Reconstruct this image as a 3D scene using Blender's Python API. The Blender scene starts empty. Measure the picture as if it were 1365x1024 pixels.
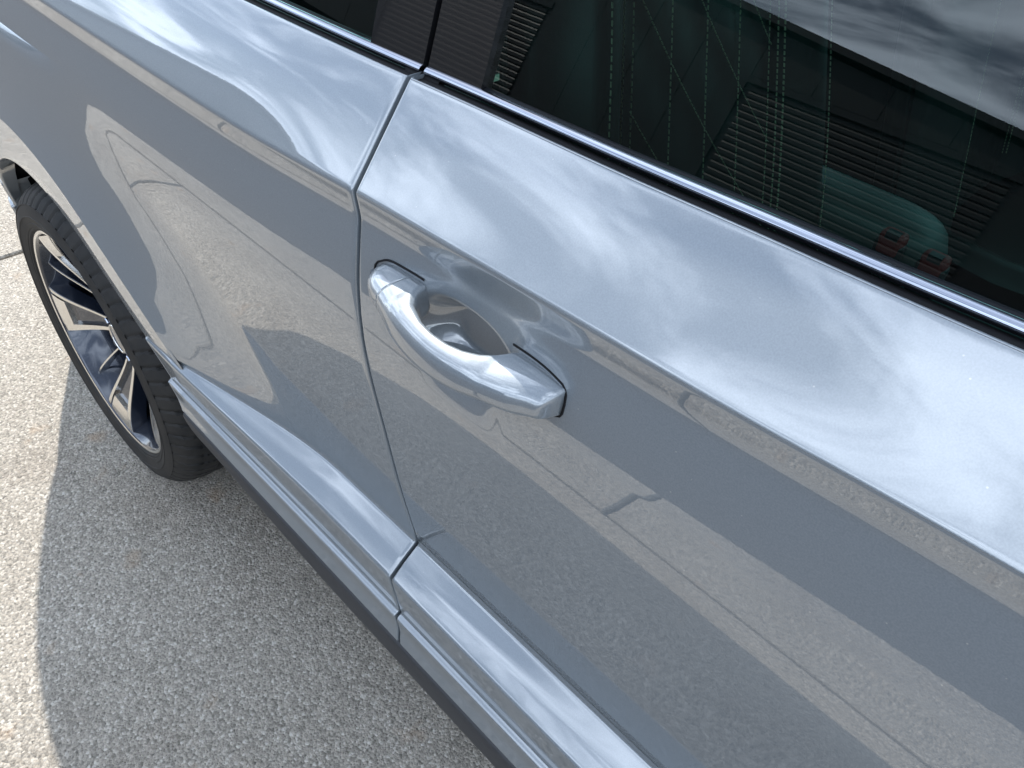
import bpy, bmesh, math, random
import numpy as np
from mathutils import Vector, Matrix
random.seed(7)
S = bpy.context.scene
COL = S.collection
# ------------------------------------------------------------------ camera
# world: X = forwards along the car, Y = into the car (its right flank faces -Y), Z up
CAM_H = 1.389
f_px, yaw, pitch, roll = 1027.7, math.radians(48.768), math.radians(41.89), math.radians(5.652)
head = Vector((-math.cos(yaw), math.sin(yaw), 0)); rgt = Vector((math.sin(yaw), math.cos(yaw), 0))
fwd = math.cos(pitch)*head - Vector((0, 0, math.sin(pitch)))
up = math.sin(pitch)*head + Vector((0, 0, math.cos(pitch)))
r2 = math.cos(roll)*rgt + math.sin(roll)*up; u2 = -math.sin(roll)*rgt + math.cos(roll)*up
cd = bpy.data.cameras.new('camera'); cam = bpy.data.objects.new('camera', cd); COL.objects.link(cam)
cd.sensor_width = 36; cd.lens = f_px/1365*36; cd.clip_start = .02; cd.clip_end = 2000
m = Matrix((r2, u2, -fwd)).transposed().to_4x4(); m.translation = (0, 0, CAM_H); cam.matrix_world = m
S.camera = cam
S.render.engine = 'CYCLES'
S.render.resolution_x, S.render.resolution_y = 1024, 768
# ------------------------------------------------------------------ sky, sun, exposure
sun_dir = Vector((-.84, .40, 1.0)).normalized()
W = bpy.data.worlds.new('World'); S.world = W; W.use_nodes = True
nt = W.node_tree; nt.nodes.clear()
def N(t, **k):
    n = nt.nodes.new(t)
    for a, v in k.items(): setattr(n, a, v)
    return n
def math_node(op, a, b=None):
    n = N('ShaderNodeMath', operation=op)
    for i, v in enumerate((a, b)):
        if v is None: continue
        if isinstance(v, (int, float)): n.inputs[i].default_value = v
        else: nt.links.new(v, n.inputs[i])
    return n.outputs[0]
sky = N('ShaderNodeTexSky', sky_type='NISHITA'); sky.sun_disc = False
sky.sun_elevation = math.asin(sun_dir.z); sky.sun_rotation = math.atan2(sun_dir.x, sun_dir.y)
sky.air_density = 1.0; sky.dust_density = .8; sky.ozone_density = 1.5
tc = N('ShaderNodeTexCoord'); sp = N('ShaderNodeSeparateXYZ'); nt.links.new(tc.outputs['Generated'], sp.inputs[0])
zc = math_node('ADD', math_node('MAXIMUM', sp.outputs[2], 0.0), .16)
cx = math_node('DIVIDE', sp.outputs[0], zc); cy_ = math_node('DIVIDE', sp.outputs[1], zc)
cb = N('ShaderNodeCombineXYZ'); nt.links.new(cx, cb.inputs[0]); nt.links.new(cy_, cb.inputs[1])
mp = N('ShaderNodeMapping'); mp.inputs['Rotation'].default_value = (0, 0, .5); mp.inputs['Scale'].default_value = (1.0, 1.9, 1)
mp.inputs['Location'].default_value = (.35, 1.2, 0)
nt.links.new(cb.outputs[0], mp.inputs[0])
n1 = N('ShaderNodeTexNoise'); n1.inputs['Scale'].default_value = 1.5; n1.inputs['Detail'].default_value = 9; n1.inputs['Roughness'].default_value = .57; n1.inputs['Distortion'].default_value = .75
nt.links.new(mp.outputs[0], n1.inputs['Vector'])
rp = N('ShaderNodeValToRGB'); rp.color_ramp.elements[0].position = .39; rp.color_ramp.elements[1].position = .645
rp.color_ramp.interpolation = 'EASE'; rp.color_ramp.elements[0].color = (.13, .13, .13, 1)
nt.links.new(n1.outputs[0], rp.inputs[0])
mx = N('ShaderNodeMix', data_type='RGBA'); nt.links.new(rp.outputs[0], mx.inputs[0]); nt.links.new(sky.outputs[0], mx.inputs[6])
mx.inputs[7].default_value = (18.5, 21.2, 25.2, 1)
bg = N('ShaderNodeBackground'); bg.inputs[1].default_value = .11
nt.links.new(mx.outputs[2], bg.inputs[0])
wo = N('ShaderNodeOutputWorld'); nt.links.new(bg.outputs[0], wo.inputs[0])
sl = bpy.data.lights.new('sun', 'SUN'); sl.energy = 5.0; sl.angle = math.radians(.53); sl.color = (1, .95, .87)
sun = bpy.data.objects.new('sun', sl); COL.objects.link(sun); sun.location = (-8, 8, 16)
sun.rotation_euler = sun_dir.to_track_quat('Z', 'Y').to_euler()
vs = S.view_settings; vs.view_transform = 'Standard'; vs.look = 'None'; vs.gamma = 1; vs.exposure = .68
# ------------------------------------------------------------------ materials
def mat(name, col, rough=.5, metal=0., coat=0., coat_r=.03, spec=.5, **k):
    M = bpy.data.materials.new(name); M.use_nodes = True
    b = M.node_tree.nodes['Principled BSDF']
    b.inputs['Base Color'].default_value = (*col, 1); b.inputs['Roughness'].default_value = rough
    b.inputs['Metallic'].default_value = metal; b.inputs['Coat Weight'].default_value = coat
    b.inputs['Coat Roughness'].default_value = coat_r; b.inputs['Specular IOR Level'].default_value = spec
    return M
def nodes(M):
    t = M.node_tree; b = t.nodes['Principled BSDF']
    def n(ty, ins=None, **k):
        x = t.nodes.new(ty)
        for a, v in k.items(): setattr(x, a, v)
        for a, v in (ins or {}).items():
            if hasattr(v, 'is_linked') or isinstance(v, bpy.types.NodeSocket): t.links.new(v, x.inputs[a])
            else: x.inputs[a].default_value = v
        return x
    return t, b, n
def ramp(n, fac, stops):
    r = n('ShaderNodeValToRGB', {0: fac}); e = r.color_ramp.elements
    while len(e) < len(stops): e.new(.5)
    for i, (p, c) in enumerate(stops): e[i].position = p; e[i].color = (*c, 1) if len(c) == 3 else c
    return r.outputs[0]
def paint_mat():
    M = mat('grey_paint', (.14, .16, .18), .42, .2, 1.0, .012)
    t, b, n = nodes(M)
    b.inputs['Coat IOR'].default_value = 2.1
    tcn = n('ShaderNodeTexCoord')
    fl = n('ShaderNodeTexNoise', {'Vector': tcn.outputs['Object'], 'Scale': 900., 'Detail': 1.})
    c = ramp(n, fl.outputs[0], [(.3, (.142, .163, .180)), (.7, (.170, .192, .210))])
    dv = n('ShaderNodeTexVoronoi', {'Vector': tcn.outputs['Object'], 'Scale': 62.})
    df = n('ShaderNodeMapRange', {0: dv.outputs['Distance'], 1: .045, 2: .02, 3: 0., 4: .5})
    dm = n('ShaderNodeMix', {0: df.outputs[0], 6: c, 7: (.42, .40, .36, 1)}, data_type='RGBA')
    t.links.new(dm.outputs[2], b.inputs['Base Color'])
    # faint orange peel of the lacquer and a little dust
    op = n('ShaderNodeTexNoise', {'Vector': tcn.outputs['Object'], 'Scale': 260., 'Detail': 2.})
    bp = n('ShaderNodeBump', {'Height': op.outputs[0], 'Strength': .006, 'Distance': .001})
    t.links.new(bp.outputs[0], b.inputs['Coat Normal'])
    du = n('ShaderNodeTexNoise', {'Vector': tcn.outputs['Object'], 'Scale': 7., 'Detail': 6.})
    dr = n('ShaderNodeMapRange', {0: du.outputs[0], 1: .45, 2: .75, 3: .008, 4: .035})
    t.links.new(dr.outputs[0], b.inputs['Coat Roughness'])
    return M
PAINT = paint_mat()
SILL = mat('satin_grey_sill', (.24, .25, .26), .42, .1, .35, .18)
BLACK = mat('black_plastic', (.022, .023, .026), .55)
GLOSSBLK = mat('gloss_black', (.008, .008, .009), .12, 0, .6, .03)
RUBBER = mat('seal_rubber', (.006, .006, .007), .7, spec=.2)
CHROME = mat('dark_chrome', (.30, .32, .37), .09, 1.)
SEALG = mat('glass_run_rubber', (.006, .007, .009), .5, spec=.15)
MACH = mat('machined_alloy', (.80, .78, .74), .2, 1.)
DARKR = mat('dark_wheel_lacquer', (.016, .021, .034), .22, .5, 1., .03)
DISC = mat('brake_steel', (.30, .29, .28), .38, 1.)
LINER = mat('arch_liner_felt', (.012, .012, .013), .95, spec=.1)
LEATHER = mat('black_leather', (.020, .022, .022), .5)
STITCH = mat('cream_thread', (.36, .32, .22), .8)
PADGREY = mat('armrest_vinyl', (.06, .07, .068), .5)
RED = mat('red_button', (.22, .022, .022), .6)
STEEL = mat('steel_stalk', (.55, .55, .55), .3, 1.)
def tyre_mat():
    M = mat('tyre_rubber', (.022, .021, .02), .7, spec=.35)
    t, b, n = nodes(M); tcn = n('ShaderNodeTexCoord')
    a = n('ShaderNodeTexNoise', {'Vector': tcn.outputs['Object'], 'Scale': 14., 'Detail': 8., 'Roughness': .65})
    t.links.new(ramp(n, a.outputs[0], [(.35, (.008, .008, .008)), (.8, (.030, .026, .022))]), b.inputs['Base Color'])
    k = n('ShaderNodeTexNoise', {'Vector': tcn.outputs['Object'], 'Scale': 500., 'Detail': 3.})
    t.links.new(n('ShaderNodeBump', {'Height': k.outputs[0], 'Strength': .25, 'Distance': .0006}).outputs[0], b.inputs['Normal'])
    return M
TYRE = tyre_mat()
t, b, n = nodes(LEATHER); tcn = n('ShaderNodeTexCoord')
k = n('ShaderNodeTexVoronoi', {'Vector': tcn.outputs['Object'], 'Scale': 420.})
t.links.new(n('ShaderNodeBump', {'Height': k.outputs[0], 'Strength': .1, 'Distance': .0006}).outputs[0], b.inputs['Normal'])
def glass_mat(name, tint):
    M = bpy.data.materials.new(name); M.use_nodes = True; t = M.node_tree; t.nodes.clear()
    tr = t.nodes.new('ShaderNodeBsdfTransparent'); tr.inputs[0].default_value = (*tint, 1)
    gl = t.nodes.new('ShaderNodeBsdfGlossy'); gl.inputs['Roughness'].default_value = .003; gl.inputs[0].default_value = (.95, 1, 1, 1)
    fr = t.nodes.new('ShaderNodeFresnel'); fr.inputs[0].default_value = 1.6
    mi = t.nodes.new('ShaderNodeMixShader'); o = t.nodes.new('ShaderNodeOutputMaterial')
    t.links.new(fr.outputs[0], mi.inputs[0]); t.links.new(tr.outputs[0], mi.inputs[1]); t.links.new(gl.outputs[0], mi.inputs[2]); t.links.new(mi.outputs[0], o.inputs[0])
    return M
GLASS = glass_mat('green_tinted_glass', (.38, .62, .57))
def concrete_mat():
    M = mat('aggregate_concrete', (.4, .37, .33), .85, spec=.3)
    t, b, n = nodes(M); tcn = n('ShaderNodeTexCoord'); V = tcn.outputs['Object']
    big = n('ShaderNodeTexNoise', {'Vector': V, 'Scale': 2.2, 'Detail': 6., 'Roughness': .6})
    mid = n('ShaderNodeTexNoise', {'Vector': V, 'Scale': 75., 'Detail': 6., 'Roughness': .72})
    vor = n('ShaderNodeTexVoronoi', {'Vector': V, 'Scale': 210.})
    fine = n('ShaderNodeTexNoise', {'Vector': V, 'Scale': 190., 'Detail': 6., 'Roughness': .8})
    c1 = ramp(n, fine.outputs[0], [(.34, (.035, .032, .03)), (.46, (.21, .198, .18)), (.58, (.36, .337, .305)), (.72, (.66, .64, .60))])
    sv = n('ShaderNodeSeparateColor', {0: vor.outputs['Color']})
    c2 = ramp(n, sv.outputs[0], [(0., (.075, .07, .064)), (.4, (.27, .252, .228)), (.8, (.385, .358, .32)), (1., (.66, .64, .61))])
    mxa = n('ShaderNodeMix', {0: .45, 6: c1, 7: c2}, data_type='RGBA')
    c3 = ramp(n, big.outputs[0], [(.3, (.80, .74, .67)), (.5, (.98, .94, .87)), (.7, (1.10, 1.06, .99))])
    mxb = n('ShaderNodeMix', {0: 1., 6: mxa.outputs[2], 7: c3}, data_type='RGBA', blend_type='MULTIPLY')
    st = n('ShaderNodeTexNoise', {'Vector': V, 'Scale': 9., 'Detail': 5.})
    sf = n('ShaderNodeMapRange', {0: st.outputs[0], 1: .64, 2: .76, 3: 0., 4: .55})
    mxc = n('ShaderNodeMix', {0: sf.outputs[0], 6: mxb.outputs[2], 7: (.30, .20, .12, 1)}, data_type='RGBA')
    pit = n('ShaderNodeTexNoise', {'Vector': V, 'Scale': 45., 'Detail': 2.})
    pf = n('ShaderNodeMapRange', {0: pit.outputs[0], 1: .72, 2: .76, 3: 0., 4: .7})
    mxd = n('ShaderNodeMix', {0: pf.outputs[0], 6: mxc.outputs[2], 7: (.07, .065, .06, 1)}, data_type='RGBA')
    t.links.new(mxd.outputs[2], b.inputs['Base Color'])
    h1 = n('ShaderNodeMath', {0: fine.outputs[0], 1: mid.outputs[0]}, operation='ADD')
    h2 = n('ShaderNodeMath', {0: h1.outputs[0], 1: vor.outputs['Distance']}, operation='SUBTRACT')
    t.links.new(n('ShaderNodeBump', {'Height': h2.outputs[0], 'Strength': .75, 'Distance': .0035}).outputs[0], b.inputs['Normal'])
    return M
CONC = concrete_mat()
def asphalt_mat():
    M = mat('asphalt', (.05, .052, .056), .9, spec=.25)
    t, b, n = nodes(M); tcn = n('ShaderNodeTexCoord'); V = tcn.outputs['Object']
    a = n('ShaderNodeTexNoise', {'Vector': V, 'Scale': 160., 'Detail': 5., 'Roughness': .7})
    g = n('ShaderNodeTexNoise', {'Vector': V, 'Scale': .7, 'Detail': 5.})
    c = ramp(n, a.outputs[0], [(.3, (.028, .029, .031)), (.7, (.085, .087, .09))])
    c2 = ramp(n, g.outputs[0], [(.3, (.8, .8, .8)), (.7, (1.15, 1.15, 1.15))])
    mm = n('ShaderNodeMix', {0: 1., 6: c, 7: c2}, data_type='RGBA', blend_type='MULTIPLY')
    t.links.new(mm.outputs[2], b.inputs['Base Color'])
    t.links.new(n('ShaderNodeBump', {'Height': a.outputs[0], 'Strength': .6, 'Distance': .004}).outputs[0], b.inputs['Normal'])
    return M
ASPH = asphalt_mat()
CLAD = mat('anthracite_cladding', (.010, .012, .013), .5)
CLADT = mat('dark_steel_trim', (.009, .010, .011), .45)
SHUT = mat('roller_door_grey', (.012, .014, .015), .5)
# ------------------------------------------------------------------ helpers
def link(o, parent=None):
    COL.objects.link(o)
    if parent is not None: o.parent = parent
    return o
def mesh_obj(name, verts, faces, material, parent=None, smooth=True, merge=0.0, normals_out=False):
    me = bpy.data.meshes.new(name)
    me.from_pydata([tuple(map(float, v)) for v in verts], [], [tuple(map(int, f)) for f in faces]); me.validate()
    bm = bmesh.new(); bm.from_mesh(me)
    if merge: bmesh.ops.remove_doubles(bm, verts=bm.verts, dist=merge)
    if normals_out: bmesh.ops.recalc_face_normals(bm, faces=bm.faces)
    for fc in bm.faces: fc.smooth = smooth
    bm.to_mesh(me); bm.free(); me.update()
    me.materials.append(material)
    return link(bpy.data.objects.new(name, me), parent)
class MB:
    def __init__(s): s.v = []; s.f = []
    def add(s, v, f):
        o = len(s.v); s.v += [tuple(q) for q in v]; s.f += [tuple(i+o for i in q) for q in f]
    def grid(s, G):
        G = np.asarray(G, float); a, b = G.shape[:2]; o = len(s.v)
        s.v += [tuple(q) for q in G.reshape(-1, 3)]
        for i in range(a-1):
            for j in range(b-1):
                s.f.append((o+i*b+j, o+(i+1)*b+j, o+(i+1)*b+j+1, o+i*b+j+1))
    def box(s, lo, hi):
        (a, b, c), (d, e, f) = lo, hi
        s.add([(a,b,c),(d,b,c),(d,e,c),(a,e,c),(a,b,f),(d,b,f),(d,e,f),(a,e,f)], [(0,3,2,1),(4,5,6,7),(0,1,5,4),(1,2,6,5),(2,3,7,6),(3,0,4,7)])
    def build(s, name, material, parent=None, smooth=True, merge=0., out=False):
        return mesh_obj(name, s.v, s.f, material, parent, smooth, merge, out)
def bevel_obj(o, w, seg=2):
    md = o.modifiers.new('bevel', 'BEVEL'); md.width = w; md.segments = seg; md.limit_method = 'ANGLE'
    return o
def empty(name, loc=(0, 0, 0), parent=None):
    o = bpy.data.objects.new(name, None); o.location = loc; o.empty_display_size = .2
    return link(o, parent)
def tag(o, label, cat, kind=None):
    if label: o['label'] = label
    if cat: o['category'] = cat
    if kind: o['kind'] = kind
    return o
def smoothstep(t):
    t = min(1, max(0, t)); return t*t*(3-2*t)
def spline(xs, ys):                       # natural cubic spline
    xs = np.asarray(xs, float); ys = np.asarray(ys, float); n_ = len(xs); h = np.diff(xs)
    A = np.eye(n_); r = np.zeros(n_)
    for i in range(1, n_-1):
        A[i, i-1] = h[i-1]; A[i, i] = 2*(h[i-1]+h[i]); A[i, i+1] = h[i]
        r[i] = 3*((ys[i+1]-ys[i])/h[i]-(ys[i]-ys[i-1])/h[i-1])
    c = np.linalg.solve(A, r)
    def ev(q):
        q = np.asarray(q, float); i = np.clip(np.searchsorted(xs, q)-1, 0, n_-2); d = q-xs[i]
        bb = (ys[i+1]-ys[i])/h[i]-h[i]*(2*c[i]+c[i+1])/3
        return ys[i]+bb*d+c[i]*d**2+(c[i+1]-c[i])/(3*h[i])*d**3
    return ev
# ------------------------------------------------------------------ ground
ground = mesh_obj('ground', [(-400, -400, -.03), (400, -400, -.03), (400, 400, -.03), (-400, 400, -.03)], [(0, 1, 2, 3)], ASPH, smooth=False)
ground['kind'] = 'structure'
def slab_poly(pts, parent):
    """a concrete slab with arrised edges, top at z = 0"""
    c = np.mean(pts, axis=0); P = np.asarray(pts, float); nn = len(P)
    def inset(d):
        out = []
        for i in range(nn):
            a, b_, c_ = P[i-1], P[i], P[(i+1) % nn]
            e1 = (b_-a)/np.linalg.norm(b_-a); e2 = (c_-b_)/np.linalg.norm(c_-b_)
            n1_ = np.array([-e1[1], e1[0]]); n2_ = np.array([-e2[1], e2[0]])
            k_ = (n1_+n2_); k_ /= (1+n1_@n2_); out.append(b_+k_*d)
        return out
    v = []
    for d, z in ((0, -.028), (0, -.006), (.005, 0)): v += [(q[0], q[1], z) for q in inset(d)]
    f = []
    for k_ in range(2):
        for i in range(nn):
            j = (i+1) % nn; f.append((k_*nn+i, k_*nn+j, (k_+1)*nn+j, (k_+1)*nn+i))
    f.append(tuple(range(2*nn, 3*nn)))
    return mesh_obj('slab', v, f, CONC, parent, smooth=False)
pave = mesh_obj('pavement', [(-14.2, -3.2, -.0285), (10.9, -3.2, -.0285), (10.9, 12.3, -.0285), (-14.2, 12.3, -.0285)], [(0, 1, 2, 3)],
                mat('joint_filler', (.035, .032, .03), .9)); pave['kind'] = 'structure'
J = .007
rowA = [-14.15, -10.3, -6.35, -2.43, 1.52, 5.45, 9.4]
for y0, y1 in ((-.256, 3.7), (3.7, 7.7), (7.7, 12.2)):
    for a, b_ in zip(rowA[:-1], rowA[1:]):
        slab_poly([(a+J, y0+J), (b_-J, y0+J), (b_-J, y1-J), (a+J, y1-J)], pave)
def edge_y(x): return -.74-.10*(x+.2)
rowB = [-14.15, -8.4, -4.45, -.55, 3.4, 7.35, 10.8]
for a, b_ in zip(rowB[:-1], rowB[1:]):
    slab_poly([(a+J, edge_y(a)), (b_-J, edge_y(b_)), (b_-J, -.256-J), (a+J, -.256-J)], pave)
# ------------------------------------------------------------------ car body side: sections read off the flank
XC, ZC, ROUT, RIN = -1.403, .335, .48083, .386        # rear wheel centre, arch rim
XF = 1.29                                            # front axle
YM = 1.245                                           # middle of the car
SHUTX, DOORF = -.475, .665
crx = [-2.25, -1.4, -.748, -.624, -.473, -.357, -.215, -.107, -.044, .037, .4, .8, 1.4, 2.2]
crz = [1.066, 1.066, 1.067, 1.070, 1.0795, 1.085, 1.091, 1.096, 1.1005, 1.105, 1.108, 1.10, 1.04, .90]
crs = spline(crx, crz)
bzx = [-2.3, -1.4, -.475, -.411, -.245, -.155, -.076, -.016, .4, .8, 1.2, 1.7, 2.2]
bzz = [1.16, 1.160, 1.1635, 1.1655, 1.1695, 1.173, 1.1755, 1.178, 1.187, 1.18, 1.13, 1.06, .97]
bzs = spline(bzx, [q-.0034 for q in bzz])
mainy = spline([.561, .60, .70, .814, .909, .986, 1.03, 1.058], [.385, .377, .358, .3395, .3252, .3222, .3258, .3292])
def taper(x):
    a = max(0, -x-1.55)/.7; c = max(0, x-.35)/1.8
    return .20*a**2.2+.20*c**2.2
ZK = [.986, .96, .93, .91, .88, .85]                 # rows that all panels share above the arch
ZL = [.83, .805, .78, .76, .735, .705, .675]

def arch_y(a):                    # how far out the arch edge stands; it tucks in towards the sill
    return .300+.022*min(1, max(0, (math.radians(64)-a)/math.radians(37)))**2.2
def flare(x, y, z, xc):
    r = math.hypot(x-xc, z-ZC); t_ = 1-(r-ROUT)/.235
    ye = arch_y(math.atan2(z-ZC, abs(x-xc)))
    if t_ <= 0 or y <= ye: return y
    return y+(ye-y)*(.9*t_**1.35+.1*smoothstep(t_))
def section(x):
    """polyline (y, z) from belt to sill bottom; also the indices of the z=.85 row, the z=.667 row and the sill ledge"""
    xc = XC if x < 0 else XF
    zb, zcrease = float(bzs(x)), float(crs(x)); yc = .325
    fr = lambda n_: (1-np.cos(np.linspace(0, math.pi, n_)))/2
    P = []
    def seg(pts, n_):
        pts = np.asarray(pts, float); s = np.r_[0, np.cumsum(np.linalg.norm(np.diff(pts, axis=0), axis=1))]; u = fr(n_)*s[-1]
        P.append(np.stack([np.interp(u, s, pts[:, 0]), np.interp(u, s, pts[:, 1])], 1))
    yb = .384
    seg([(.396, zb-.022), (.3872, zb-.0045)], 5)
    seg([(.3872, zb-.0045), (.3860, zb-.0010), (yb, zb-.0003), (yb-.0010, zb-.0014)], 8)
    ss = np.linspace(0, 1, 40); y_ = yb-.001+(yc-yb+.001)*ss; z_ = zb-.0014+(zcrease-zb+.0014)*ss      # shoulder, slightly hollow
    hol = -.0024*smoothstep((-.48-x)/.22)*np.sin(math.pi*ss); dx_, dz_ = (yc-yb), (zcrease-zb); L_ = math.hypot(dx_, dz_)
    seg(np.stack([y_+hol*(-dz_/L_), z_+hol*(dx_/L_)], 1), 26)
    zu = zcrease-.026
    seg([(yc, zcrease), (.3292, zu)], 16)
    shift = zu-1.055
    top = np.linspace(zu, .986, 40)
    inv = lambda z: z-shift*smoothstep((z-.95)/max(.02, zu-.95))
    P.append(np.stack([mainy(np.clip([inv(z) for z in top], .561, 1.058)), top], 1))
    tg = min(1, max(0, (.78-abs(x-xc))/.38)); g = .5*smoothstep(tg)+.5*tg*tg
    L2 = lambda a, b_: (a[0]+(b_[0]-a[0])*g, a[1]+(b_[1]-a[1])*g)
    y1, z1 = L2((.386, .556), (.3245, .564))
    rest = np.array(ZK+ZL); lowr = .675+(z1+.010-.675)*np.array([.25, .5, .75, 1.]); rest = np.r_[rest, lowr]
    i85 = sum(len(q) for q in P)+len(ZK)-1; i667 = i85+len(ZL)
    my = [flare(x, float(mainy(z)), z, xc) for z in rest]; cor = (y1-.0018)-my[-1]
    my = [y+cor*smoothstep((.705-z)/(.705-rest[-1]))*smoothstep((math.hypot(x-xc, z-ZC)-ROUT)/.10) for y, z in zip(my, rest)]
    P.append(np.stack([my, rest], 1))
    p2, p3, p4, p5 = L2((.3395, .5185), (.3155, .556)), L2((.3534, .4245), (.326, .489)), L2((.3444, .4198), (.3185, .4865)), L2((.348, .347), (.322, .427))
    pm2, pm, pl = L2((.3472, .402), (.3205, .472)), L2((.3497, .383), (.3225, .456)), L2((.385, .342), (.350, .423))
    ya = P[-1][-1][0]
    seg([(ya, z1+.010), (y1, z1)], 6)
    iled = sum(len(q) for q in P)-1
    seg([(y1, z1), ((y1+p2[0])/2-.0008*(1-g), (z1+p2[1])/2+.0008*(1-g)), p2], 16)
    seg([p2, p3], 14)
    seg([p3, p4], 9)
    seg([p4, pm2, pm, p5], 14)
    seg([p5, pl], 4)
    Q = np.concatenate(P); sig = np.full(len(Q), .0012)
    s = np.r_[0, np.cumsum(np.linalg.norm(np.diff(Q, axis=0), axis=1))]
    ends = np.cumsum([len(q) for q in P])
    corners = {1: .0010, 2: .0016, 3: .0045, 5: .004, 6: .0024, 7: .0020, 8: .0018, 9: .0018, 10: .002}
    for q_, sg in corners.items():
        d = np.abs(s-s[min(ends[q_]-1, len(s)-1)]); sig = np.maximum(sig, sg*np.exp(-(d/(4*sg))**2))
    dens = np.linspace(0, s[-1], 1400); D = np.stack([np.interp(dens, s, Q[:, 0]), np.interp(dens, s, Q[:, 1])], 1)
    Wt = np.exp(-.5*((s[:, None]-dens[None])/sig[:, None])**2); Wt /= Wt.sum(1, keepdims=True)
    R_ = Wt@D; R_[0] = Q[0]; R_[-1] = Q[-1]
    return R_, i85, i667, iled
def build_panel(name, x0, x1, xc, parent, cols, hem0=True, hem1=True):
    mb = MB()
    cache = {}
    def node(i):
        if i not in cache: cache[i] = section(i*.01)
        return cache[i]
    def sec(x):                                   # Catmull-Rom between sections 10 mm apart
        i = math.floor(x/.01); t_ = x/.01-i
        a, b_, c, d = (node(i+k_)[0] for k_ in (-1, 0, 1, 2)); n0 = node(i)
        return (b_+.5*t_*((c-a)+t_*((2*a-5*b_+4*c-d)+t_*(3*(b_-c)+d-a))),)+n0[1:]
    def P(x, y, z): return (x, y+taper(x), z)
    if xc is None:
        G = []
        for x in cols:
            R_ = sec(x)[0]; G.append([P(x, y, z) for y, z in R_])
        G = np.array(G)
    edges = []
    def hems(G, at0, at1):
        G = np.asarray(G)
        pro = [(.0009, .0003), (.0017, .0011), (.0020, .0026), (.0021, .018)]
        if at0:
            ex = [G[0]+np.array([-a, b_, 0]) for a, b_ in pro]; G = np.concatenate([np.array(ex[::-1]), G])
        if at1:
            ex = [G[-1]+np.array([a, b_, 0]) for a, b_ in pro]; G = np.concatenate([G, np.array(ex)])
        return G
    if xc is None:
        mb.grid(hems(G, hem0, hem1)); return mb, G
    c45 = ROUT*math.sqrt(.5)
    xl, xr = xc-c45, xc+c45
    # three column sets
    nL, nA, nR = cols
    uR = np.linspace(0, 1, nR); uL = np.linspace(0, 1, nL); XA = np.linspace(xl, xr, nA)
    XR = xr+(x1-xr)*uR; XL = x0+(xl-x0)*uL
    _, i85, i667, iled = sec(xr)
    # upper patch
    XU = list(XL[:-1])+list(XA[:-1])+list(XR)
    G = [[P(x, y, z) for y, z in sec(x)[0][:i85+1]] for x in XU]
    mb.grid(hems(G, hem0, hem1))
    def lower(side):
        G = []; nr = len(sec(xr)[0]); rows = []
        for j in range(i85, nr):
            def startx(x_guess):
                x = x_guess
                for _ in range(12):
                    z = sec(x)[0][j][1]
                    dz = z-ZC; RR = ROUT if j < iled-1 else (ROUT-.035 if j < iled+4 else RIN+.004)
                    xn = xc+(1 if side > 0 else -1)*math.sqrt(max(RR**2-dz*dz, 0))
                    x = .5*x+.5*xn
                return x
            if j <= i667: xs = xr if side > 0 else xl
            else: xs = startx((xr if side > 0 else xl)+.08*side)
            if side > 0: X = xs+(x1-xs)*uR
            else: X = x0+(xs-x0)*uL
            rows.append([P(x, *sec(x)[0][j]) for x in X])
        G = np.array(rows).transpose(1, 0, 2)
        mb.grid(hems(G, hem0 if side < 0 else False, hem1 if side > 0 else False))
        e_ = G[0 if side > 0 else -1][iled-i85+4:]; mb.grid([e_, e_+np.array([-.001*side, .006, 0]), e_+np.array([.002*side, .05, 0])])
    lower(1); lower(-1)
    # above the arch
    zr = sec(xr)[0][i85:i667+1, 1]; fr_ = (zr[0]-zr)/(zr[0]-zr[-1]); G = []
    for x in XA:
        za = ZC+math.sqrt(ROUT**2-(x-xc)**2); zt = sec(x)[0][i85, 1]
        col = []
        for q in fr_:
            z = zt+(za-zt)*q; col.append(P(x, flare(x, float(mainy(z)), z, xc), z))
        G.append(col)
    mb.grid(G)
    # arch rim: flat band, lip and returned flange
    th = np.radians(np.linspace(27, 153, 120)); G = []
    for a in th:
        col = []
        ye = arch_y(min(a, math.pi-a))-.300
        for r, y in ((ROUT+.005, .3040), (ROUT+.0008, .3006), (ROUT-.001, .3001), (ROUT-.003, .3004), (.455, .3022), (.43, .3045), (RIN+.002, .3080), (RIN-.001, .3088), (RIN-.0035, .3115), (RIN-.002, .318), (RIN+.001, .345)):
            y += ye*max(0, 1-(y-.300)/.04)
            x = xc+r*math.cos(a); col.append((x, y+taper(x), ZC+r*math.sin(a)))
        G.append(col)
    mb.grid(G)
    return mb, None
car = empty('car', (XC, YM, 0))
def P_(o):   # keep world coordinates while parenting to an Empty that is not at the origin
    return o
INV = Matrix.Translation((-XC, -YM, 0))
def put(o, parent):
    o.parent = parent
    w = Vector((0, 0, 0)); q = parent
    off = Vector((0, 0, 0))
    while q is not None: off += q.location; q = q.parent
    o.location = -off+o.location if False else (o.location - off)
    return o
tag(car, 'grey three-door car parked on concrete slabs, its flank mirroring sky and ground', 'car')
XE = [SHUTX+.0045+q for q in (0, .002, .005, .009)]
cols_door = sorted(set([round(v, 4) for v in XE+list(np.arange(SHUTX+.0175, -.46, .006))+list(np.arange(-.46, -.215, .0022))+list(np.arange(-.215, .08, .012))+list(np.arange(.1, DOORF-.02, .03))+[DOORF-.012, DOORF-.0065, DOORF-.0025]]))
mbd, Gd = build_panel('door', SHUTX, DOORF, None, car, cols_door)
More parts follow.
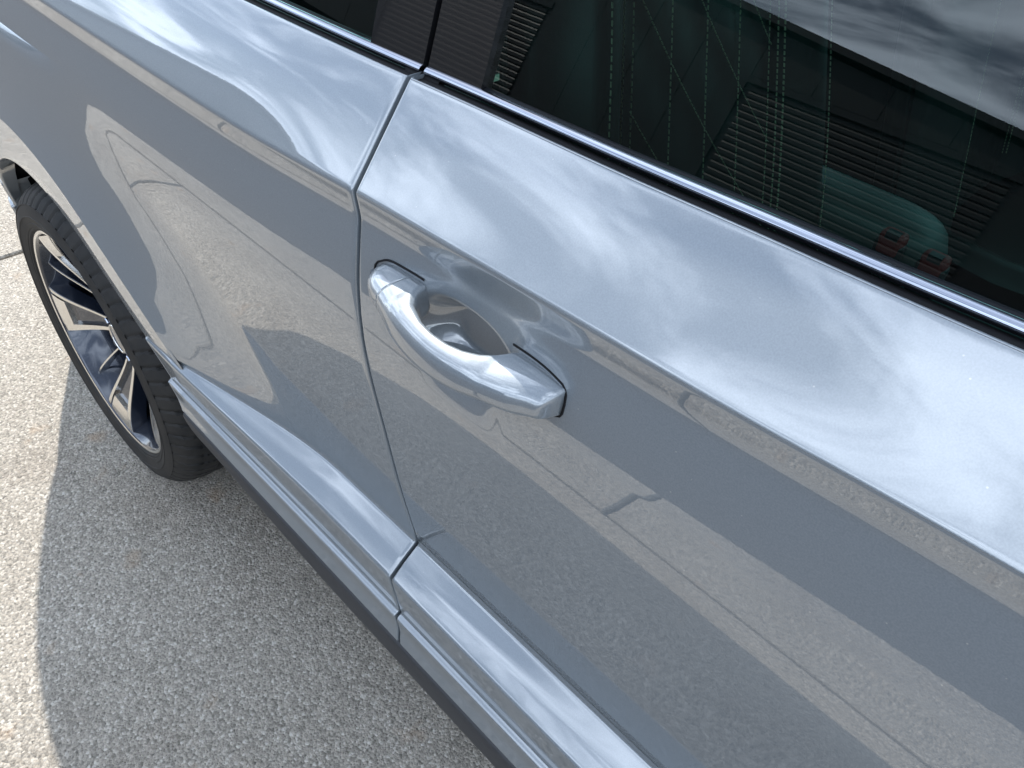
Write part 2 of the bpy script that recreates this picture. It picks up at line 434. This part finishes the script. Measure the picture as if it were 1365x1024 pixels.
# handle cup pressed into the door skin
V = np.array(mbd.v)
def cup(x, z):
    xm, zm, ax, az = -.3385, 1.0065, .0580, .0360
    u = (x-xm)/ax; w_ = (z-zm)/az
    e = (abs(u)**2.3+abs(w_)**2.3)**(1/2.3)
    if e >= 1: return 0
    t_ = (1-e)/.55
    return .025*smoothstep(t_)
for i, (x, y, z) in enumerate(V):
    if -.40 < x < -.27 and .97 < z < 1.05: V[i, 1] += cup(x, z)
mbd.v = [tuple(q) for q in V]
door = mbd.build('door', PAINT, None); put(door, car)
mbq, _ = build_panel('quarter_panel', -2.2, SHUTX-.0045, XC, car, (40, 60, 110))
quarter = mbq.build('quarter_panel', PAINT, None, merge=.0006); put(quarter, car)
quarter['label'] = 'grey quarter panel with flared rear wheel arch'
mbf, _ = build_panel('front_wing', DOORF+.0025, 2.1, XF, car, (24, 36, 24))
wing = mbf.build('front_wing', PAINT, None, merge=.0006); put(wing, car)
# dark weatherstrip behind the shut line
def strip(name, x, w_, off, material):
    mb = MB(); R_, *_ = section(x)
    mb.grid([[(x+s, y+off+taper(x), z) for y, z in R_] for s in (-w_, w_)])
    return put(mb.build(name, material), car)
strip('weatherstrip', SHUTX, .02, .016, RUBBER); strip('weatherstrip', DOORF, .02, .016, RUBBER)
# black plastic skirt
def skirt(xa, xb, name):
    mb = MB(); G = []
    for x in np.linspace(xa, xb, 90):
        xc = XC if x < .2 else XF; tg = min(1, max(0, (.78-abs(x-xc))/.38)); g = .5*smoothstep(tg)+.5*tg*tg
        sec_ = [(.385, .341), (.355, .3425), (.3488, .3405), (.3475, .335), (.3505, .310), (.3595, .260), (.3675, .227), (.375, .2150), (.40, .211), (.55, .205)]
        end_ = [(.350, .4225), (.33, .4225), (.3228, .4205), (.3215, .415), (.3235, .400), (.329, .375), (.336, .350), (.345, .335), (.40, .33), (.55, .33)]
        G.append([(x, a[0]+(b_[0]-a[0])*g+taper(x), a[1]+(b_[1]-a[1])*g) for a, b_ in zip(sec_, end_)])
    mb.grid(G)
    return put(mb.build(name, BLACK), car)
skirt(XC+.375, XF-.375, 'side_skirt')
# ------------------------------------------------------------------ glasshouse
TL = math.tan(math.radians(18))
def gy(x, z, off=0.):             # glass surface, slightly barrelled
    h = z-1.18; return .408+h*TL*.86+.16*h*h+off+.5*taper(x)
def gpatch(name, quad, material, parent, off=0., nx=24, nz=10, thick=0.):
    (ax, az), (bx, bz), (cx_, cz_), (dx_, dz_) = quad        # bottom rear, bottom front, top front, top rear
    mb = MB()
    def pt(u, w_, o):
        x = (ax+(bx-ax)*u)*(1-w_)+(dx_+(cx_-dx_)*u)*w_; z = (az+(bz-az)*u)*(1-w_)+(dz_+(cz_-dz_)*u)*w_
        return (x, gy(x, z, o), z)
    G = np.array([[pt(u, w_, off) for w_ in np.linspace(0, 1, nz)] for u in np.linspace(0, 1, nx)]); mb.grid(G)
    if thick:
        G2 = np.array([[pt(u, w_, off+thick) for w_ in np.linspace(0, 1, nz)] for u in np.linspace(0, 1, nx)])[:, ::-1]; mb.grid(G2)
        rim_ = [list(G[:, 0]), list(G[-1]), list(G[::-1, -1]), list(G[0, ::-1])]; rim2 = [list(G2[:, -1]), list(G2[-1, ::-1]), list(G2[::-1, 0]), list(G2[0])]
        for a, c in zip(rim_, rim2): mb.grid([a, c])
    o = mb.build(name, material, merge=.0002 if thick else 0.)
    if thick: o.modifiers.new('split', 'EDGE_SPLIT').split_angle = math.radians(30)
    return put(o, parent)
BZ = lambda x: float(bzs(x))+.006
door_glass = gpatch('window_glass', ((-.415, BZ(-.415)-.02), (.60, BZ(.60)-.02), (.20, 1.545), (-.405, 1.555)), GLASS, door, .004)
gpatch('pillar_trim', ((SHUTX+.003, BZ(-.47)-.004), (-.412, BZ(-.41)-.004), (-.402, 1.56), (SHUTX+.012, 1.56)), GLOSSBLK, door, -.002, 6, 10, .012)
gpatch('pillar_trim', ((-.545, BZ(-.54)-.004), (SHUTX-.003, BZ(-.48)-.004), (SHUTX+.006, 1.56), (-.535, 1.56)), GLOSSBLK, quarter, -.002, 6, 10, .012)
gpatch('quarter_glass', ((-1.36, BZ(-1.36)+.05), (-.543, BZ(-.54)-.004), (-.533, 1.55), (-1.28, 1.52)), GLASS, quarter, .003)
gpatch('rear_pillar', ((-2.14, BZ(-2.14)-.01), (-1.355, BZ(-1.35)-.01), (-1.275, 1.56), (-1.72, 1.56)), PAINT, quarter, 0., 24, 12, .03)
gpatch('front_pillar', ((.60, BZ(.60)-.01), (.86, BZ(.86)-.01), (.30, 1.56), (.20, 1.56)), PAINT, wing, 0., 10, 12, .03)
mb = MB(); G = []
for x in np.linspace(-1.74, .32, 40):
    zt = 1.60-.05*max(0, (-x-1.0)/.75)**2-.04*max(0, (x+.2)/.5)**2
    row = [(x, gy(x, 1.545, -.003), 1.545), (x, gy(x, 1.56, -.004), 1.562)]
    for q in np.linspace(0, 1, 14):
        yy = .57+(2*YM-1.14)*q; row.append((x, yy, zt-.018+.05*(1-(2*q-1)**2)))
    row += [(x, 2*YM-gy(x, 1.56, -.004), 1.562), (x, 2*YM-gy(x, 1.545, -.003), 1.545)]
    G.append(row)
mb.grid(G); put(mb.build('roof', PAINT), car)
def cross_panel(name, stations, material, nq=12):
    """panel spanning the car: stations = (x_edge, y_edge, z, bulge_x, crown)"""
    mb = MB(); G = []
    for x, y, z, bx, cr in stations:
        G.append([(x+bx*(1-(2*q-1)**2), y+(2*YM-2*y)*q, z+cr*(1-(2*q-1)**2)) for q in np.linspace(0, 1, nq)])
    mb.grid(G); return put(mb.build(name, material), car)
R_, *_ = section(-2.2)
cross_panel('tailgate', [(-2.205, y+taper(-2.2), z, -.13, 0) for y, z in R_[12:150:3]]+[(-2.18, .62, .25, -.1, 0)], PAINT)
cross_panel('rear_window', [(-1.72, .56, 1.565, -.04, .03), (-2.17, gy(-2.14, BZ(-2.14)), 1.155, -.1, .02)], GLASS)
cross_panel('windscreen', [(.28, .56, 1.545, .05, .05), (.90, gy(.86, 1.17), 1.165, .22, .03)], GLASS)
cross_panel('bonnet', [(x, .392+taper(x), BZ(x)-.008, (.2 if x < 1 else .02), .05) for x in (.84, 1.0, 1.2, 1.5, 1.8, 2.1)], PAINT)
R_, *_ = section(2.1)
cross_panel('front_bumper', [(2.105, y+taper(2.1), z, .16, 0) for y, z in R_[12:150:3]]+[(2.08, .7, .2, .1, 0)], PAINT)
mb = MB(); mb.box((-2.1, .50, .19), (2.0, 2*YM-.50, .30)); put(mb.build('underbody', LINER, smooth=False), car)
# belt: rubber, bright moulding, glass run
def sweep(name, xs, prof, material, parent, dz=0., closed=True):
    mb = MB(); G = []
    for x in xs:
        zb = float(bzs(x))
        pr = list(prof)+([prof[0]] if closed else [])
        G.append([(x, y+.006+taper(x), z+zb+dz) for y, z in pr])
    mb.grid(G); o = mb.build(name, material, merge=.00005 if closed else 0, out=False); return put(o, parent)
def ell(cy0, cz0, a, b_, rot, n_=18):
    return [(cy0+a*math.cos(q)*math.cos(rot)-b_*math.sin(q)*math.sin(rot), cz0+a*math.cos(q)*math.sin(rot)+b_*math.sin(q)*math.cos(rot)) for q in np.linspace(0, 2*math.pi, n_, endpoint=False)]
for par, xs in ((door, np.linspace(SHUTX+.003, .64, 50)), (quarter, np.linspace(-1.45, SHUTX-.003, 40))):
    sweep('window_seal', xs, [(.3808, -.009), (.384, -.0040), (.389, -.0040), (.394, -.0045), (.399, -.014)], RUBBER, par, closed=False)
    sweep('belt_moulding', xs, ell(.3948, .0010, .0042, .0027, .45), CHROME, par)
    sweep('glass_run', xs, [(.398, -.006), (.3990, .0022), (.4005, .0036), (.4030, .0040), (.407, .000)], SEALG, par, closed=False)
# ------------------------------------------------------------------ door handle
dy = lambda x: .3225
xo = spline([-.449, -.440, -.414, -.379, -.344, -.305, -.275, -.255, -.244, -.2375, -.2345], [.320, .3095, .2965, .285, .2785, .2795, .287, .2950, .3015, .3085, .3180])
xi_t = [-.452, -.392, -.384, -.372, -.352, -.337, -.320, -.308, -.297, -.290, -.284, -.230]
xi_v = [.330, .330, .316, .3045, .2965, .2945, .2955, .299, .306, .315, .330, .330]
def yin(x): return float(np.interp(x, xi_t, xi_v))
ztop = spline([-.449, -.440, -.42, -.385, -.33, -.28, -.25, -.2345], [1.0225, 1.0305, 1.0365, 1.0385, 1.0355, 1.0370, 1.0350, 1.031])
zbot = spline([-.449, -.440, -.42, -.385, -.33, -.28, -.25, -.2345], [1.0175, 1.0085, 1.0035, 1.0015, 1.0015, 1.0025, 1.0040, 1.0060])
def handle_mesh(name, xa, xb, nx, parent, cut0=0., cut1=0.):
    G = []
    nring = 44
    for u in np.linspace(0, 1, nx):
        x = xa+(xb-xa)*u
        yo, yi = float(xo(x)), yin(x); zt, zb = float(ztop(x)), float(zbot(x))
        # top face slopes down outwards, giving a ridge between top and front
        cyy, czz, a, b_ = (yo+yi)/2, (zt+zb)/2, (yi-yo)/2, (zt-zb)/2
        ring = []
        for q in np.linspace(0, 2*math.pi, nring, endpoint=False):
            cq, sq = math.cos(q), math.sin(q); e = 2/3.4
            yy = a*math.copysign(abs(cq)**e, cq); zz = b_*math.copysign(abs(sq)**e, sq)
            o_ = (a-yy)/(2*max(a, 1e-4))          # 0 at inner, 1 at outer face
            if zz > 0: zz -= .0065*o_*o_*(zz/b_)
            else: zz += .0030*o_*(-zz/b_)
            sh = cut0*(1-u)+cut1*u                # slanted cut of the cap
            ring.append((x+sh*(cyy+yy-.30), cyy+yy, czz+zz))
        G.append(ring)
    mb = MB(); Gc = np.array(G); Gc = np.concatenate([Gc, Gc[:, :1]], 1); mb.grid(Gc)
    for k_, rev in ((0, 1), (-1, 0)):
        r_ = list(Gc[k_, :-1]); c = np.mean(r_, axis=0); o = len(mb.v); mb.v += [tuple(q) for q in r_]+[tuple(c)]
        for i in range(nring): mb.f.append((o+i, o+(i+1) % nring, o+nring))
    return put(mb.build(name, PAINT, merge=.00003, out=True), parent)
handle = handle_mesh('door_handle', -.4075, -.2345, 90, door, .25, 0.)
cap = handle_mesh('lock_cap', -.449, -.4085, 40, door, 0., .25)
# dark strips standing in for the shadow gap round the handle feet
def gap_shade(pts, w_):
    rows = []; Gp = [np.array((x, float(mainy(min(z, 1.058))), z)) for x, z in pts]
    for i, p in enumerate(Gp):
        d = Gp[min(i+1, len(Gp)-1)]-Gp[max(i-1, 0)]; d = d/np.linalg.norm(d); nv = np.array([-d[2], 0, d[0]])
        rows.append([p-nv*w_+np.array([0, .002, 0]), p-nv*w_*.6+np.array([0, -.0012, 0]), p+nv*w_*.6+np.array([0, -.0012, 0]), p+nv*w_+np.array([0, .002, 0])])
    mb = MB(); mb.grid(rows); return put(mb.build('handle_gap_shade', RUBBER), door)
zt_ = lambda x: float(ztop(min(max(x, -.449), -.2345))); zb_ = lambda x: float(zbot(min(max(x, -.449), -.2345)))
gap_shade([(x, zt_(x)+.0008) for x in np.linspace(-.2880, -.2385, 24)]+[(-.2352, 1.0300), (-.2335, 1.0265), (-.2330, 1.018), (-.2334, 1.0095), (-.2350, 1.0060), (-.2400, 1.0035)], .0015)
gap_shade([(-.4495, 1.0190), (-.4490, 1.0235), (-.446, 1.0275)]+[(x, zt_(x)+.0010) for x in np.linspace(-.4420, -.3880, 24)], .0012)
# ------------------------------------------------------------------ wheels
def build_wheel():
    root = empty('wheel', (XC, .315, ZC), None)
    def lathe(name, prof, material, parent, nseg=160, mod=None, merge=0.):
        mb = MB(); G = []
        for i in range(nseg+1):
            a = 2*math.pi*(i % nseg)/nseg
            G.append([((r+(mod(a, k_) if mod else 0))*math.cos(a), y, (r+(mod(a, k_) if mod else 0))*math.sin(a)) for k_, (r, y) in enumerate(prof)])
        mb.grid(G); o = mb.build(name, material, None, merge=.00005); o.parent = parent; return o
    # tyre: y measured inwards from the rim face
    side = [(.2460, .004), (.2475, -.001), (.2500, -.0045), (.2540, -.0050), (.2548, -.0062), (.262, -.0085), (.2628, -.0075), (.275, -.0105), (.2756, -.0118), (.277, -.0118), (.2776, -.0108), (.290, -.009), (.298, -.006), (.2986, -.0072), (.3000, -.0068), (.3006, -.0050), (.308, .000), (.3145, .006), (.320, .0125), (.3245, .020), (.3275, .028)]
    tread = [(.330, .036)]
    y = .036
    blocks = []
    crown = lambda y_: .335-.9*((y_-.125)/.1)**4*.012
    ys = list(np.arange(.042, .2081, .0035))
    for q in ys: tread.append((crown(q), q))
    back = [(.3275, .222), (.320, .237), (.30, .25), (.26, .247), (.246, .235)]
    prof = side+tread+back
    n_side = len(side)
    grooves = (.0775, .1075, .1425, .1725)
    NB = 64
    def mod(a, k_):
        r, yy = prof[k_]
        if k_ < 14 or yy > .225: return 0
        d = 0.
        for g in grooves:
            if abs(yy-g) < .0045: d = -.0065
        # lateral sipes, slanting; shoulder slots reach down the sidewall
        if k_ >= 15:
            ph = (a*NB/(2*math.pi)+ (yy-.04)*(9 if yy < .125 else -9)) % 1.0
            wide = .17 if yy < .075 or yy > .175 else .12
            if ph < wide and not (.0775 < yy < .1075 and int(a*NB/6.2832) % 2): d = min(d, -.0060 if yy > .016 else -.0035)
        return d
    tyre = lathe('tyre', prof, TYRE, root, 64*11, mod); es = tyre.modifiers.new('split', 'EDGE_SPLIT'); es.split_angle = math.radians(28)
    barrel = [(.2455, .004), (.2470, .0015), (.2460, -.0008), (.2415, -.0008), (.2385, .0010), (.2365, .006), (.234, .014), (.2275, .03), (.222, .06), (.215, .10), (.215, .19), (.228, .215)]
    rim = lathe('rim', barrel, DARKR, root, 128)
    lathe('rim_flange', [(.2472, .0012), (.2462, -.0012), (.2418, -.0012), (.2392, .0006)], MACH, rim, 128)
    # five twin-blade spokes; dish(r) is how far the face lies behind the rim edge
    dish = lambda r: .058*(1-smoothstep((r-.035)/.215))+.003
    a0 = math.radians(117)
    def ribbon(pts_l, pts_r, depth, name, material, parent, lift=0.):
        """solid bar between two polar edge lines [(r, ang)]"""
        mb = MB(); top = []
        for (r1, t1), (r2_, t2) in zip(pts_l, pts_r):
            p1 = (r1*math.cos(t1), dish(r1)-lift, r1*math.sin(t1)); p2 = (r2_*math.cos(t2), dish(r2_)-lift, r2_*math.sin(t2))
            q1 = (p1[0], p1[1]+depth, p1[2]); q2 = (p2[0], p2[1]+depth, p2[2]); top.append([q1, p1, p2, q2])
        mb.grid(top)
        for e_ in (top[0], top[-1]): mb.add(e_, [(0, 1, 2, 3)])
        o = mb.build(name, material, None, smooth=False, merge=.00002, out=True); o.parent = parent; return o
    for k_ in range(5):
        c = a0-2*math.pi/5*k_
        rr = np.linspace(.040, .2375, 14)
        def edge(half0, half1, twist=0.):
            return [(r, c+twist*(r-.04)/.2+(half0*.04*(1-(r-.04)/.1975)+half1*.2375*((r-.04)/.1975)**1.35)/r) for r in rr]
        sgn = math.radians
        sp_ = ribbon(edge(.30, .21), edge(-.30, -.21), .024, 'spoke', DARKR, rim, -.010)
        # machined faces along both edges and the foot plate at the rim
        for s in (1, -1):
            eo = [(r, a) for r, a in edge(.34*s, .235*s)]; ei = [(r, a) for r, a in edge(.22*s, .195*s)]
            if s > 0: ei = [(r, a) for r, a in edge(.16, .160)]
            rb = ribbon(eo, ei, .012, 'spoke_face', MACH if True else DARKR, sp_, 0.)
            wl = ribbon([(r, a+.004*s) for r, a in eo], [(r, a-.006*s) for r, a in eo], .034, 'spoke_wall', DARKR, sp_, -.0015)
        sel = [(r, a) for r, a in edge(.20, .165) if r > .188][:4]; sl_ = [(r, a) for r, a in edge(-.18, -.165) if r > .188][:4]
        ribbon(sel, sl_, .010, 'spoke_bridge', MACH, sp_, .0005)
        # thin blade between spokes
        cb_ = c-math.pi/5
        ribbon([(r, cb_+.010/r*.22+.10*(r-.06)/.18) for r in rr], [(r, cb_-.010/r*.22+.10*(r-.06)/.18) for r in rr], .02, 'blade', DARKR, rim, -.014)
        ribbon([(r, cb_+.010/r*.22+.10*(r-.06)/.18) for r in rr[4:]], [(r, cb_+.010/r*.22+.10*(r-.06)/.18-.0035/r) for r in rr[4:]], .004, 'blade_edge', MACH, rim, -.0125)
    lathe('hub', [(.0585, .085), (.056, .052), (.050, .0535), (.036, .050), (.034, .044), (.0325, .0435)], DARKR, rim, 48)
    lathe('hub_ring', [(.0335, .046), (.0325, .0405), (.0295, .0395), (.0285, .0415)], MACH, rim, 48)
    lathe('hub_cap', [(.0295, .0418), (.02, .0400), (.0001, .0393)], DARKR, rim, 48)
    for k_ in range(5):
        a = a0+math.pi/5-2*math.pi/5*k_; 
        mb = MB(); G = []
        for r, yy in ((.0075, .058), (.0075, .044), (.006, .042), (.0001, .042)):
            G.append([(.046*math.cos(a)+r*math.cos(q), yy, .046*math.sin(a)+r*math.sin(q)) for q in np.linspace(0, 2*math.pi, 7)])
        mb.grid(G); o = mb.build('wheel_bolt', CHROME, None, smooth=False); o.parent = rim
    lathe('brake_disc', [(.07, .105), (.085, .10), (.15, .10), (.15, .124), (.085, .124)], DISC, root, 64)
    mb = MB(); G = []
    for a in np.linspace(math.radians(-35), math.radians(35), 12):
        G.append([(r*math.cos(a), yy, r*math.sin(a)) for r, yy in ((.085, .098), (.09, .088), (.15, .084), (.162, .092), (.162, .13))])
    mb.grid(G); o = mb.build('brake_caliper', mat('caliper_grey', (.12, .12, .12), .5)); o.parent = root
    return root
wheel = build_wheel()
wheel.location = Vector((XC, .315, ZC))-car.location; wheel.parent = car
def copy_tree(o, parent):
    c = o.copy(); COL.objects.link(c); c.parent = parent
    for ch in list(o.children): copy_tree(ch, c)
    return c
w2 = copy_tree(wheel, car); w2.location = Vector((XF, .315, ZC))-car.location
for xw in (XC, XF):
    w3 = copy_tree(wheel, car); w3.location = Vector((xw, 2*YM-.315, ZC))-car.location; w3.rotation_euler = (0, 0, math.pi)
# arch liners
for xw in (XC, XF):
    mb = MB(); G = []
    for a in np.radians(np.linspace(12, 168, 60)):
        G.append([(xw+r*math.cos(a), y, ZC+r*math.sin(a)) for r, y in ((RIN+.004, .34), (RIN+.012, .36), (RIN+.016, .45), (RIN+.016, .66), (.30, .68), (.02, .68))])
    mb.grid(G); put(mb.build('arch_liner', LINER), car)
# ------------------------------------------------------------------ cabin
mb = MB()
mb.box((-1.7, .46, .32), (.9, 2*YM-.46, .36))
mb.box((-1.45, .445, .36), (.85, .47, 1.12))
mb.box((-1.45, 2*YM-.47, .36), (.85, 2*YM-.445, 1.12))
mb.box((-1.5, .47, .36), (-1.1, 2*YM-.47, .80)); mb.box((-1.62, .47, .80), (-1.42, 2*YM-.47, 1.15))
mb.box((.62, .47, .5), (.85, 2*YM-.47, 1.08)); mb.box((-.35, 1.14, .36), (.62, 1.35, .66))
put(mb.build('cabin_lining', LEATHER, smooth=False), car)
def seat(yc_, first=True):
    root = empty('seat'); root.parent = car; root.location = Vector((-.32, yc_, .36))-car.location
    # backrest front face: x = f(z), local coordinates: X fwd, Y across, Z up from the floor
    def bx(z, y):
        t_ = (z-.38)/.72
        base = -.02-.16*t_-.02*t_*t_
        edge_ = smoothstep((abs(y)-.15)/.06)*(1-smoothstep((abs(y)-.235)/.03))
        return base+.045*edge_*(1-.35*t_)-.05*smoothstep((abs(y)-.235)/.03)
    Ys = np.linspace(-.265, .265, 44); Zs = np.linspace(.20, .88, 46)
    def wid(z): return 1-.16*smoothstep((z-.55)/.36)
    F_ = [[(bx(z, y), y*wid(z), z) for z in Zs] for y in Ys]
    # quilting: slight pillows in the centre panel
    G = np.array(F_)
    for i, y in enumerate(Ys):
        for j, z in enumerate(Zs):
            if abs(y) < .15:
                G[i, j, 0] += .004*abs(math.sin(math.pi*(y/.10+z/.11)))*abs(math.sin(math.pi*(y/.10-z/.11)))
    mb = MB(); mb.grid(G)
    Bk = np.array([[(bx(z, y)-.13*(1-smoothstep((abs(y)-.2)/.065))-.01, y*wid(z), z) for z in Zs] for y in Ys]); mb.grid(Bk[::-1])
    mb.grid([G[0], Bk[0]]); mb.grid([Bk[-1], G[-1]]); mb.grid([G[:, -1], Bk[:, -1]]); mb.grid([Bk[:, 0], G[:, 0]])
    o = mb.build('backrest', LEATHER, None, merge=.0005); o.parent = root
    # cushion and head restraint
    mb = MB(); Gc = []
    for y in np.linspace(-.26, .26, 30):
        e_ = smoothstep((abs(y)-.16)/.06)*(1-smoothstep((abs(y)-.235)/.03))
        Gc.append([(x, y, z) for x, z in [(-.02, .16), (-.02, .30+.03*e_), (.15, .285+.035*e_), (.35, .30+.03*e_), (.44, .295+.02*e_), (.475, .26), (.46, .16)]])
    mb.grid(Gc); mb.box((-.02, -.255, .05), (.45, .255, .17)); o = mb.build('cushion', LEATHER); o.parent = root
    mb = MB(); Gh = []
    for q in np.linspace(0, 2*math.pi, 25):
        cq, sq = math.cos(q), math.sin(q)
        Gh.append([(-.26+a*.055*math.copysign(abs(cq)**.7, cq), y, 1.02+a*.085*math.copysign(abs(sq)**.7, sq)) for y, a in ((-.14, .01), (-.14, .75), (-.12, 1), (.12, 1), (.14, .75), (.14, .01))])
    mb.grid(Gh); o = mb.build('head_restraint', LEATHER); o.parent = root
    for s in (-1, 1):
        mb = MB(); mb.box((-.265, s*.06-.006, .86), (-.253, s*.06+.006, .96)); o = mb.build('restraint_post', STEEL); o.parent = root
    # stitches, in short dashes
    mb = MB()
    def dash(y0, z0, y1, z1, step=.0065, ln=.0042, w_=.00055):
        L_ = math.hypot(y1-y0, z1-z0); k_ = 0.
        while k_ < L_-ln:
            e0, e1 = k_/L_, (k_+ln)/L_
            pa = [y0+(y1-y0)*e0, z0+(z1-z0)*e0]; pb = [y0+(y1-y0)*e1, z0+(z1-z0)*e1]
            dyn, dzn = -(z1-z0)/L_*w_, (y1-y0)/L_*w_
            q = []
            for yy, zz, s in ((*pa, 1), (*pb, 1), (*pb, -1), (*pa, -1)):
                yv, zv = yy+dyn*s, zz+dzn*s; j = wid(zv); q.append((bx(zv, yv)+.0058, yv*j, zv))
            mb.add(q+[(a-.0012, b_, c) for a, b_, c in q], [(0, 1, 2, 3), (0, 1, 5, 4), (1, 2, 6, 5), (2, 3, 7, 6), (3, 0, 4, 7)]); k_ += step
    for y in (np.linspace(-.14, .14, 5) if first else ()): dash(y, .42, y, .86)
    for k_ in (range(-3, 6) if first else ()):
        for s in (-1,):
            za, zb_ = .42+k_*.11, .42+k_*.11+.29*1.1
            y0, y1 = -.145*s, .145*s
            if za < .42: y0 += (.42-za)/1.1*s; za = .42
            if zb_ > .86: y1 -= (zb_-.86)/1.1*s; zb_ = .86
            if za < zb_: dash(y0, za, y1, zb_)
    for s in (1, -1):
        for y in (.158, .166, .226): dash(s*y, .36, s*y, .87)
    o = mb.build('stitching', STITCH, smooth=False); o.parent = root; o['kind'] = 'stuff'
    return root
seat(.74); seat(2*YM-.74, False)
# centre armrest and belt buckles
mb = MB(); G = []
for x in np.linspace(-.52, -.18, 26):
    e_ = math.sqrt(max(0, 1-((x+.35)/.172)**6)); hw = .055*max(e_, .05)
    G.append([(x, 1.03+hw*math.copysign(abs(math.cos(q))**.6, math.cos(q)), .872+.05*max(e_, .05)*math.copysign(abs(math.sin(q))**.6, math.sin(q))) for q in np.linspace(0, 2*math.pi, 25)])
mb.grid(G); put(mb.build('armrest', PADGREY), car)
for bx_, by_, bz_ in ((-.226, .94, .925), (-.172, .945, .918)):
    root = empty('belt_buckle', (bx_, by_, bz_-.15)); put(root, car)
    mb = MB(); mb.box((-.006, -.004, -.20), (.006, .004, .125)); o = mb.build('stalk', STEEL, smooth=False); o.parent = root
    mb = MB(); mb.box((-.018, -.010, .10), (.018, .010, .145)); o = bevel_obj(mb.build('housing', BLACK, smooth=False), .004); o.parent = root
    mb = MB(); mb.box((-.016, -.0115, .126), (.016, .0115, .158)); o = bevel_obj(mb.build('release_button', RED, smooth=False), .007, 3); o.parent = root
    mb = MB(); mb.box((-.008, -.0122, .150), (.008, .0005, .1585)); o = mb.build('tongue_slot', BLACK, smooth=False); o.parent = root
# far flank: mirrored copies
def mirror(o, parent):
    c = o.copy(); COL.objects.link(c); c.parent = parent; return c
for src in (door, quarter, wing):
    c = src.copy(); COL.objects.link(c); c.parent = car; c.scale = (1, -1, 1)
    c.location = Vector((0, 2*YM, 0))-car.location
    for ch in src.children:
        d = ch.copy(); COL.objects.link(d); d.parent = c
# ------------------------------------------------------------------ hall across the yard (seen in the paint and the glass)
HY = -10.5
RX, RH = -15.0, 5.9                                   # ridge of the gable that faces the yard
def gable(x): return RH-abs(x-RX)*.13
XL0, XL1 = -28.5, 1.5
hall = empty('hall', (RX, HY, 0)); tag(hall, 'dark clad gabled hall across the yard, mirrored in the car glass', 'building')
def part(mb, name, material):
    return put(mb.build(name, material, smooth=False), hall)
mb = MB(); b0 = [(XL0, HY-.06), (XL1, HY-.06), (XL1, HY-14), (XL0, HY-14)]
ring = [(XL0, -.03), (XL1, -.03), (XL1, gable(XL1)-.05), (RX, gable(RX)-.05), (XL0, gable(XL0)-.05)]
mb.add([(x, HY-.06, z) for x, z in ring]+[(x, HY-14, z) for x, z in ring], [(0, 1, 2, 3, 4), (9, 8, 7, 6, 5)]+[(i, (i+1) % 5, 5+(i+1) % 5, 5+i) for i in range(5)])
part(mb, 'wall', CLADT)
doors = [(-22.5, -18.5), (-13.5, -9.5), (-5.5, -1.5)]
x = XL0
while x < XL1-.01:
    dd = any(a-.01 <= x < b_-.01 for a, b_ in doors); z0 = 3.75 if dd else .25
    mb = MB(); a, b_ = x+.006, x+.994
    if x < RX < x+1: tops = [(a, gable(a)), (RX, RH), (b_, gable(b_))]
    else: tops = [(a, gable(a)), (b_, gable(b_))]
    if min(q[1] for q in tops)-.1 > z0:
        pts = [(a, z0), (b_, z0)]+[(q[0], q[1]-.06) for q in tops[::-1]]; n_ = len(pts)
        mb.add([(u, HY-.06, w_) for u, w_ in pts]+[(u, HY-.02, w_) for u, w_ in pts], [tuple(range(n_, 2*n_))]+[(i, (i+1) % n_, n_+(i+1) % n_, n_+i) for i in range(n_)])
        part(mb, 'cladding_panel', CLAD)
    x += 1.0
for a, b_ in doors:
    mb = MB(); G = []
    for z in np.arange(0, 3.6, .12): G += [[(a+.1, HY-.05, z), (b_-.1, HY-.05, z)], [(a+.1, HY-.035, z+.03), (b_-.1, HY-.035, z+.03)], [(a+.1, HY-.035, z+.09), (b_-.1, HY-.035, z+.09)]]
    mb.grid(G); part(mb, 'roller_door', SHUT)
    mb = MB(); mb.box((a, HY-.06, 3.62), (b_, HY+.0, 3.74)); part(mb, 'door_header', CLADT)
mb = MB()
for sx in (XL0-.3, XL1+.3):
    zz = gable(sx); mb.add([(RX, HY+.15, RH), (sx, HY+.15, zz), (sx, HY-14.2, zz), (RX, HY-14.2, RH), (RX, HY+.15, RH+.12), (sx, HY+.15, zz+.12), (sx, HY-14.2, zz+.12), (RX, HY-14.2, RH+.12)], [(0, 1, 2, 3), (4, 5, 6, 7), (0, 1, 5, 4), (1, 2, 6, 5), (2, 3, 7, 6)])
part(mb, 'roof', CLADT)
mb = MB(); mb.box((XL0, HY-.055, -.03), (XL1, HY-.012, .24)); part(mb, 'plinth', SHUT)
